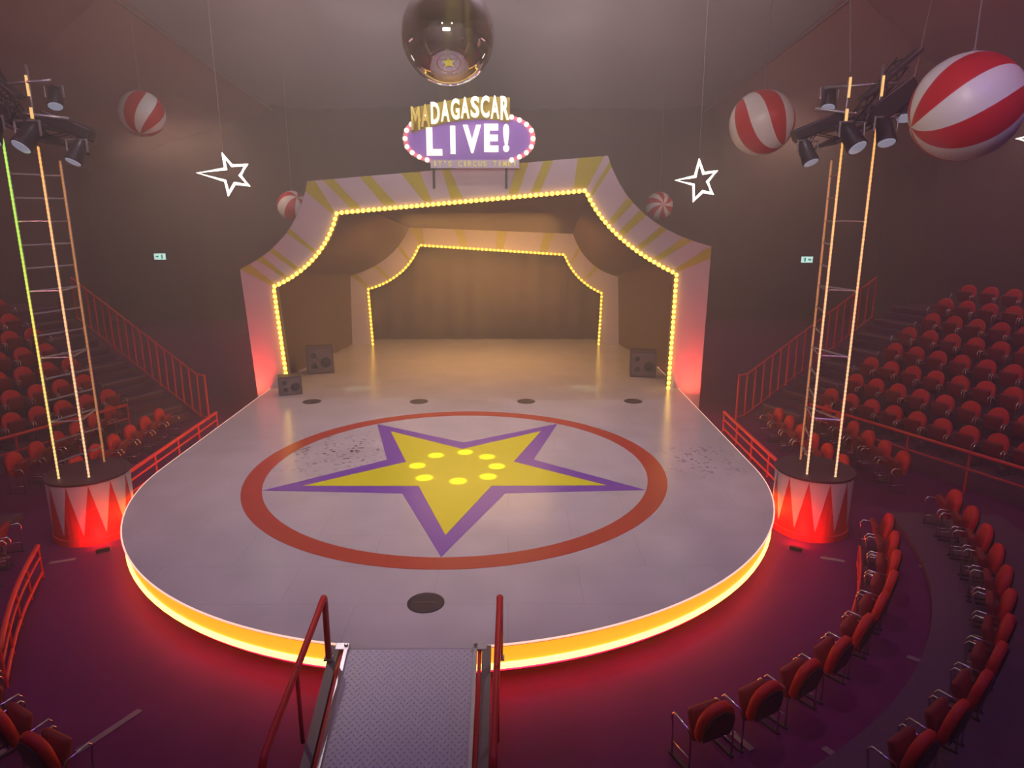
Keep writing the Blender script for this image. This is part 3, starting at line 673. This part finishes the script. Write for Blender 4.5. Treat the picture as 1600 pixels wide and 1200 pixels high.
def head(r, pp, s, hs):
    """dark platform and lamp booms around the tower top; s = +1 right tower, -1 left"""
    Z = 7.45-FL
    M4 = Matrix.Rotation(math.radians(-24*s), 4, 'Y') 
    # tilted platform slab
    bm = bb((0, 0, 0), (1.25, .9, .07), None, .02); bmesh.ops.transform(bm, matrix=Matrix.Translation((-.05*s, -.3, Z+.15)) @ M4, verts=bm.verts); obj('platform', bm, M_black, r)
    bm = bmesh.new(); boxtruss(bm, (-1.05*s, -.1, Z-.15), (.95*s, -.35, Z+.75)); obj('boom_truss', bm, M_black, r)
    bm = bmesh.new(); boxtruss(bm, (-.3*s, -.9, Z+.35), (1.15*s, .6, Z+1.55), .2); obj('boom_truss', bm, M_black, r)
    bm = bb((0, 0, 0), (1.3, .32, .09), None, .02); bmesh.ops.transform(bm, matrix=Matrix.Translation((.45*s, -.35, Z+1.15)) @ Matrix.Rotation(math.radians(-42*s), 4, 'Y'), verts=bm.verts); obj('lamp_bar_shroud', bm, M_black, r)
    bm = bb((0, 0, 0), (1.5, .7, .10), None, .02); bmesh.ops.transform(bm, matrix=Matrix.Translation((.1*s, -.25, Z+.42)) @ Matrix.Rotation(math.radians(-20*s), 4, 'Y'), verts=bm.verts); obj('platform', bm, M_black, r)
    bm = bb((0, 0, 0), (.95, .30, .22), None, .03); bmesh.ops.transform(bm, matrix=Matrix.Translation((-.75*s, -.15, Z+.25)) @ Matrix.Rotation(math.radians(-22*s), 4, 'Y'), verts=bm.verts); obj('dimmer_box', bm, M_black, r)
    bm = bb((0, 0, 0), (1.05, .10, .36), None, .02); bmesh.ops.transform(bm, matrix=Matrix.Translation((.42*s, -.62, Z+.62)) @ Matrix.Rotation(math.radians(-38*s), 4, 'Y'), verts=bm.verts); obj('side_shield', bm, M_black, r)
    for a, b in (((-.9, -.35, Z+.55), (.9, -.35, Z+.35)), ((-.7, -.2, Z+.95), (.75, -.5, Z+1.0))):
        obj('crossbar', tb([(a[0], a[1], a[2]), (b[0], b[1], b[2])], .03, 8), M_grey, r, True)
    for k in (0, 1):
        x, y = pp[k]
        obj('mast', tb([(x, y, Z+.15), (x, y, Z+1.1+.2*k)], .028, 8), M_grey, r, True)
        bm = bmesh.new(); zz = Z+.25
        tube(bm, [(0, 0, 0), (0, 0, .32)], .03, 6)
        o = obj('mast_light', bm, M_ledwarm2, r); o.location = (x, y-.05, Z+.22)
        o = obj('mast_light', tb([(0, 0, 0), (0, 0, .36)], .026, 6), M_ledwarm2, r); o.location = (x, y-.05, Z+.74)
    for loc, aim, kk in (((-1.0*s, -.4, Z-.25), (.3*s, -.5, -1), 1.0), ((-.35*s, -.75, Z+.0), (.3*s, -.6, -.8), 1.2), ((.25*s, -.8, Z+.1), (0, -.5, -1), 1.1), ((.75*s, -.45, Z+.55), (-.2*s, -.5, -1), 1.0), ((-.6*s, -.2, Z+.75), (-.2*s, -.5, -1), .9)):
        spotlight_parts(r, loc, aim, kk)
    obj('guy_wire', tb([(pp[0][0], pp[0][1], Z+1.2), (pp[0][0]-.05*s, pp[0][1]+1, 14)], .014, 5), M_rope, r)
    obj('guy_wire', tb([(.9*s, -.3, Z+.8), (2.2*s, 1.2, 14)], .012, 5), M_rope, r)
M_ledwarm2 = mat('mast_amber_light', (1, .7, .3), 0.4, emit=(1.0, 0.55, 0.16), es=1.0)
head(rt, rp_, 1, 0); head(lt_, lp_, -1, 0)

# ------------------------------------------------------------------ loudspeakers and boxes at the arch feet
def speaker(name, loc, rz, w, d, h, lab, tilt=0):
    o = empty(name, (loc[0], loc[1], 0.0), rz); tag(o, lab, 'speaker')
    poly = [(0, -d/2, 0), (0, -d/2+tilt, h), (0, d/2, h), (0, d/2, 0)]
    bm = bmesh.new(); prism(bm, [(x-w/2, y, z) for x, y, z in poly], (0, 0, 0), (w, 0, 0)); b = obj('cabinet', bm, M_spk, o)
    ang = math.atan2(tilt, h)
    T = Matrix.Translation((0, -d/2+tilt/2-.012, h/2)) @ Matrix.Rotation(-ang, 4, 'X')
    bm = bb((0, 0, 0), (w*.9, .02, h*.88)); bmesh.ops.transform(bm, matrix=T, verts=bm.verts); g = obj('grille', bm, M_grille, o)
    for (x, z, r) in ((-.24*w, .2*h, .11*w), (.22*w, -.08*h, .2*w), (-.22*w, -.2*h, .11*w)):
        bm = lt([(r, 0), (r, .02), (r*.7, .012), (r*.2, .03)], 20); bmesh.ops.transform(bm, matrix=T @ Matrix.Translation((x, -.012, z)) @ Matrix.Rotation(PI/2, 4, 'X'), verts=bm.verts); obj('driver', bm, M_black, o)
    for s in (-1, 1): obj('edge_trim', bb((s*w/2, -d/2+tilt/2, h/2), (.03, .03, h*.98), Matrix.Rotation(-ang, 3, 'X')), M_grille, o)
    obj('top_trim', bb((0, -d/2+tilt, h), (w, .03, .03)), M_grille, o)
speaker('stage_speaker', (-6.35, 7.35), math.radians(20), .75, .60, .62, 'squat dark loudspeaker at the foot of the arch, left edge of stage', .08)
speaker('stage_speaker', (-6.15, 10.6), math.radians(15), 1.0, .6, 1.05, 'dark loudspeaker behind the left foot of the front arch')
speaker('stage_speaker', (6.35, 10.0), math.radians(-6), .95, .6, 1.0, 'dark loudspeaker with three round drivers inside the right of the arch')

# ------------------------------------------------------------------ seating
def rpad(w, h, d, r_top, nb=10):
    """pad outline in XZ with a round top, thickness d in Y, softened edge"""
    pts = [(-w/2*.86, 0), (-w/2, h*.18), (-w/2, h-r_top)]
    for i in range(1, nb): a = PI-PI*i/nb; pts.append((w/2*math.cos(a), h-r_top+r_top*math.sin(a)))
    pts += [(w/2, h-r_top), (w/2, h*.18), (w/2*.86, 0)]
    bm = bmesh.new(); cz = h/2
    layers = [(-d/2, .80), (-d/2*.7, .97), (0, 1), (d/2*.7, .97), (d/2, .80)]
    rings = [[bm.verts.new((x*s, y, cz+(z-cz)*s)) for x, z in pts] for y, s in layers]
    n = len(pts)
    for A, B in zip(rings, rings[1:]):
        for i in range(n): bm.faces.new((A[i], A[(i+1) % n], B[(i+1) % n], B[i]))
    bm.faces.new(rings[0]); bm.faces.new(rings[-1][::-1]); return bm
def mesh_of(bm, m, smooth=True):
    o = obj('tmp', bm, m, None, smooth); me = o.data; bpy.data.objects.remove(o); return me
bm = rpad(.54, .56, .13, .27); bmesh.ops.transform(bm, matrix=Matrix.Translation((0, -.24, .42)) @ Matrix.Rotation(math.radians(12), 4, 'X'), verts=bm.verts)
ME_back = mesh_of(bm, M_red); ME_back.name = 'backrest'
bm = bmesh.new(); box(bm, (0, -.12, .56), (.48, .42, .11), Matrix.Rotation(math.radians(74), 3, 'X'), .045); ME_seat = mesh_of(bm, mat('seat_maroon', (0.22, 0.012, 0.014), 0.7)); ME_seat.name = 'seat'
bm = rpad(.48, .46, .02, .24); bmesh.ops.transform(bm, matrix=Matrix.Translation((0, -.335, .44)) @ Matrix.Rotation(math.radians(12), 4, 'X'), verts=bm.verts)
ME_shell = mesh_of(bm, M_black); ME_shell.name = 'back_shell'
def armmesh(s):
    bm = bmesh.new()
    tube(bm, [(s*.34, .08, 0), (s*.34, .10, .44), (s*.34, .13, .56), (s*.34, .08, .63), (s*.34, -.20, .60), (s*.34, -.26, .50), (s*.34, -.27, 0)], .014, 6)
    tube(bm, [(s*.34, .09, .2), (s*.34, -.27, .2)], .010, 5)
    return mesh_of(bm, M_chrome)
ME_armL, ME_armR = armmesh(-1), armmesh(1); ME_armL.name = ME_armR.name = 'armrest'
def footmesh(s): return mesh_of(bb((s*.34, -.09, .012), (.05, .42, .024)), M_black, False)
ME_footL, ME_footR = footmesh(-1), footmesh(1)
CH = 0
def chair(x, y, z, face, lab, group, s=1.0):
    """face = heading angle the chair looks towards"""
    global CH; CH += 1
    o = empty('theatre_chair', (x, y, z), face-PI/2); o.scale = (s, s, s); tag(o, lab, 'chair', group)
    for me, nm in ((ME_seat, 'seat'), (ME_back, 'backrest'), (ME_shell, 'back_shell'), (ME_armL, 'armrest'), (ME_armR, 'armrest'), (ME_footL, 'foot'), (ME_footR, 'foot')):
        inst(me, nm, o)
ORD = ['first', 'second', 'third', 'fourth', 'fifth', 'sixth', 'seventh', 'eighth', 'ninth', 'tenth', 'eleventh', 'twelfth', 'thirteenth', 'fourteenth']
for s, side in ((1, 'right'), (-1, 'left')):
    # near blocks: two arcs concentric with the rounded stage front
    for row, (R, a0, a1, n, z) in enumerate(((9.12, 19.0, 66, 10, FL), (10.75, 11, 57, 11, FL+.12))):
        if s < 0: a1 -= 1.5; R += .30
        for i in range(n):
            a = -math.radians(a0+(a1-a0)*i/(n-1))
            rr = R+(.36*i/(n-1) if s < 0 else 0); x, y = rr*math.cos(a)*s, rr*math.sin(a)
            # skip what the photograph cannot show (outside the frame on the left)
            if s < 0 and (x < 1.24-.76*(y+16.1)-1.2): continue
            lab = f"red round-backed chair, {ORD[i]} from the drum in the {'front' if row == 0 else 'second'} row of near {side} block"
            chair(x, y, z, math.atan2(-y, -x), lab, f'chairs in the near {side} block')
    # side blocks along the straight stage edge, front two rows
    for row, (X, y0, n, z) in enumerate(((9.35, .5, 6, FL), (10.75, .3, 6, FL+.15))):
        for i in range(n):
            y = y0+i*.86; x = s*X
            lab = f"red round-backed chair, {ORD[i]} from the tower in the {'front' if row == 0 else 'second'} row of {side} stage-side block"
            chair(x, y, z, 0 if s < 0 else PI, lab, f'chairs beside the {side} stage edge')
# raised grandstands behind, rows turned a little towards the ring
T0 = Vector((.42, -.91, 0)).normalized(); N0 = Vector((.91, .42, 0)).normalized(); P0 = Vector((11.45, 4.1, 0))
def gp(s, n, t, z): p = P0+N0*n+T0*t; return Vector((p.x*s, p.y, z))
ROWS = 8; RP = .84; RR = .44; ZF = -.35
for s, side in ((1, 'right'), (-1, 'left')):
    g = empty('grandstand', gp(s, 0, 0, FL)); tag(g, f'stepped dark grandstand carrying the raised {side} seats', 'grandstand', 'raised seating grandstands')
    org = gp(s, 0, 0, FL)
    t0, t1 = -3.3, 9.0
    ZB = 1.75
    for k in range(ROWS):
        z = ZF+RR*k; n0 = RP*k-.05; n1 = n0+RP+.02 if k < ROWS-1 else n0+RP+1.2
        bm = bmesh.new(); P = [gp(s, n0, t0, FL)-org, gp(s, n1, t0, FL)-org, gp(s, n1, t1, FL)-org, gp(s, n0, t1, FL)-org]
        prism(bm, P, (0, 0, .0), (0, 0, z-FL)); obj('tier', bm, M_tier, g)
        bm = bmesh.new(); P = [gp(s, n0-.015, t0, z)-org, gp(s, n0+.06, t0, z)-org, gp(s, n0+.06, -1.7, z)-org, gp(s, n0-.015, -1.7, z)-org]
        prism(bm, P, (0, 0, -.04), (0, 0, .01)); obj('step_nosing', bm, M_tieredge, g)
        # half step for the stair aisle
        bm = bmesh.new(); P = [gp(s, n0-.33, t0, z)-org, gp(s, n0-.016, t0, z)-org, gp(s, n0-.016, -1.7, z)-org, gp(s, n0-.33, -1.7, z)-org]
        prism(bm, P, (0, 0, -RR), (0, 0, -RR/2)); obj('aisle_step', bm, M_tier, g)
        i = 0; t = -1.25+.18*(k % 2)
        while i < 12:
            p = gp(s, n0+.50, t, z)
            lim = 1.24+.79*(p.y+16.1) if s > 0 else 1.24-.79*(p.y+16.1)
            if (s > 0 and p.x > lim) or (s < 0 and p.x < lim): break
            fa = math.atan2(-N0.y, -N0.x*s)
            lab = f"red chair, {ORD[i]} from the stair aisle in the {ORD[k]} raised row on the {side}"
            chair(p.x, p.y, z, fa, lab, f'raised {side} grandstand chairs', .98)
            i += 1; t += .74
    # balustrade along the open end of the grandstand
    b = empty('balustrade', gp(s, -.6, t0-.1, FL)); tag(b, f'red barred balustrade closing the upstage end of the {side} grandstand', 'railing', 'grandstand balustrades')
    og = gp(s, -.6, t0-.1, FL)
    top = []
    for k in range(18):
        n = -1.15+k*.36; zf = ZF+RR*max(-1, (n/RP)); zf = max(FL, zf); p = gp(s, n, t0-.1, zf); top.append(p+Vector((0, 0, 1.55))-og)
        if k % 6 == 0: obj('post', tb([p-og, p-og+Vector((0, 0, 1.6))], .04, 6), M_rail, b)
        else: obj('baluster', tb([p-og+Vector((0, 0, .05)), p-og+Vector((0, 0, 1.52))], .030, 5), M_rail, b)
    obj('top_rail', tb(top, .03, 6), M_rail, b)
    obj('bottom_rail', tb([q-Vector((0, 0, 1.45)) for q in top], .02, 6), M_rail, b)
    # second short run down at the floor
    # long red rail in front of the grandstand
    b = empty('barrier_rail', gp(s, -.45, 0, FL)); og = gp(s, -.45, 0, FL); tag(b, f'long red barrier rail in front of the raised {side} seats', 'railing', 'red barrier rails')
    A = [gp(s, -.45, -1.0, .28)-og, gp(s, -.45, 9, .28)-og]; obj('top_rail', tb(A, .045, 8), M_rail, b, True)
    A = [gp(s, -.45, -1.0, -.15)-og, gp(s, -.45, 9, -.15)-og]; obj('mid_rail', tb(A, .022, 6), M_rail, b)
    for k in range(7): p = gp(s, -.45, -1.0+k*1.66, FL)-og; obj('post', tb([p, p+Vector((0, 0, 1.08))], .028, 6), M_rail, b)
    # low rail in front of the stage-side block
    b = empty('barrier_rail', (s*8.15, 2.5, FL)); tag(b, f'low red barrier rail between the {side} stage edge and the first chairs', 'railing', 'red barrier rails')
    for z, r in ((.66, .05), (.42, .03), (.12, .03)): obj('rail', tb([(0, -2.4, z), (0, 2.9, z)], r, 8), M_rail, b, True)
    for k in range(5): obj('post', tb([(0, -2.4+k*1.325, 0), (0, -2.4+k*1.325, .66)], .03, 6), M_rail, b)
    # curved kerb-like rail of the near block
    b = empty('barrier_rail', (0, 0, FL)); tag(b, f'curved low red barrier before the near {side} front row' if s < 0 else 'curved low dark barrier before the near right front row', 'railing', 'red barrier rails')
    A0, A1 = ((-7.82, -3.80), (-6.25, -7.05)) if s < 0 else ((8.20, -3.45), (6.62, -6.25))
    pts = [(A0[0]+(A1[0]-A0[0])*i/8+.10*s*math.sin(PI*i/8), A0[1]+(A1[1]-A0[1])*i/8) for i in range(9)]
    for z, r in (((.66, .045), (.42, .025), (.10, .03)) if s < 0 else ((.45, .018), (.10, .022))): obj('rail', tb([(x, y, z) for x, y in pts], r, 8), M_rail, b, True)
    for x, y in pts[::2]: obj('post', tb([(x, y, 0), (x, y, .66 if s < 0 else .45)], .025, 6), M_rail, b)
    # low platform under the second near row
    bm = bmesh.new(); aa = [math.radians(-6-i*3) for i in range(20)]
    strip(bm, [(s*10.1*math.cos(a), 10.1*math.sin(a), 0) for a in aa], [(s*12.6*math.cos(a), 12.6*math.sin(a), 0) for a in aa], (0, 0, .12))
    o = obj('seating_platform', bm, M_tier, None, False, (0, 0, FL)); tag(o, f'low curved dark platform under the second row of the near {side} block', 'platform', 'low curved seating platforms')
    for k, (rad, ang, ln) in enumerate(((8.45, -22, .45), (10.3, -40, .8), (10.3, -20, .5), (9.0, -62, .9), (10.25, -57, .7))):
        a = math.radians(ang); 
        o = obj('floor_marker', bb((0, 0, .008), (ln, .10, .012)), M_tieredge, None, False, (s*rad*math.cos(a), rad*math.sin(a), FL)); o.rotation_euler = (0, 0, a*s if s > 0 else PI-a)
        tag(o, f"pale floor strip {['by the first chair', 'behind the middle of the front row', 'behind the first chairs', 'beside the last front row chairs', 'behind the last front row chairs'][k]} of near {side} block", 'floor strip', 'pale strips on the auditorium floor')
print('CHAIRS', CH)

# ------------------------------------------------------------------ exit signs, pipes, scraps
for s, x, z, side in ((-1, -21.0, 3.15, 'left'), (1, 20.3, 2.95, 'right')):
    e = empty('exit_sign', (x, 29.05, z)); tag(e, f'small glowing exit sign on the dark wall to the {side} of the arch', 'exit sign', 'exit signs on the back wall')
    obj('housing', bb((0, .05, .2), (.78, .08, .44)), M_black, e); obj('panel', bb((0, 0, .2), (.72, .04, .38)), M_exit, e)
    obj('arrow', bb((.16*s, -.025, .2), (.18, .012, .10)), M_exitg, e)
    obj('pictogram', bb((-.14*s, -.025, .2), (.10, .012, .24)), M_exitg, e)
    obj('bracket', bb((0, .25, .3), (.06, .34, .06)), M_black, e)
for i, (x, y) in enumerate(((-5.0, -9.0), (-3.6, -9.3), (-3.1, -8.9), (-2.6, -9.05), (2.6, -9.2))):
    o = obj('paper_scrap', bb((0, 0, .004), (.06, .035, .006), Matrix.Rotation(i*1.1, 3, 'Z')), M_paper, None, False, (x, y, FL))
    tag(o, ['tiny white paper scrap alone on the floor at the lower left', 'first tiny paper scrap left of the ramp, counted from the left', 'second tiny paper scrap left of the ramp', 'tiny paper scrap closest to the left side of the ramp', 'tiny paper scrap on the floor right of the ramp'][i], 'scrap', 'paper scraps on the floor')
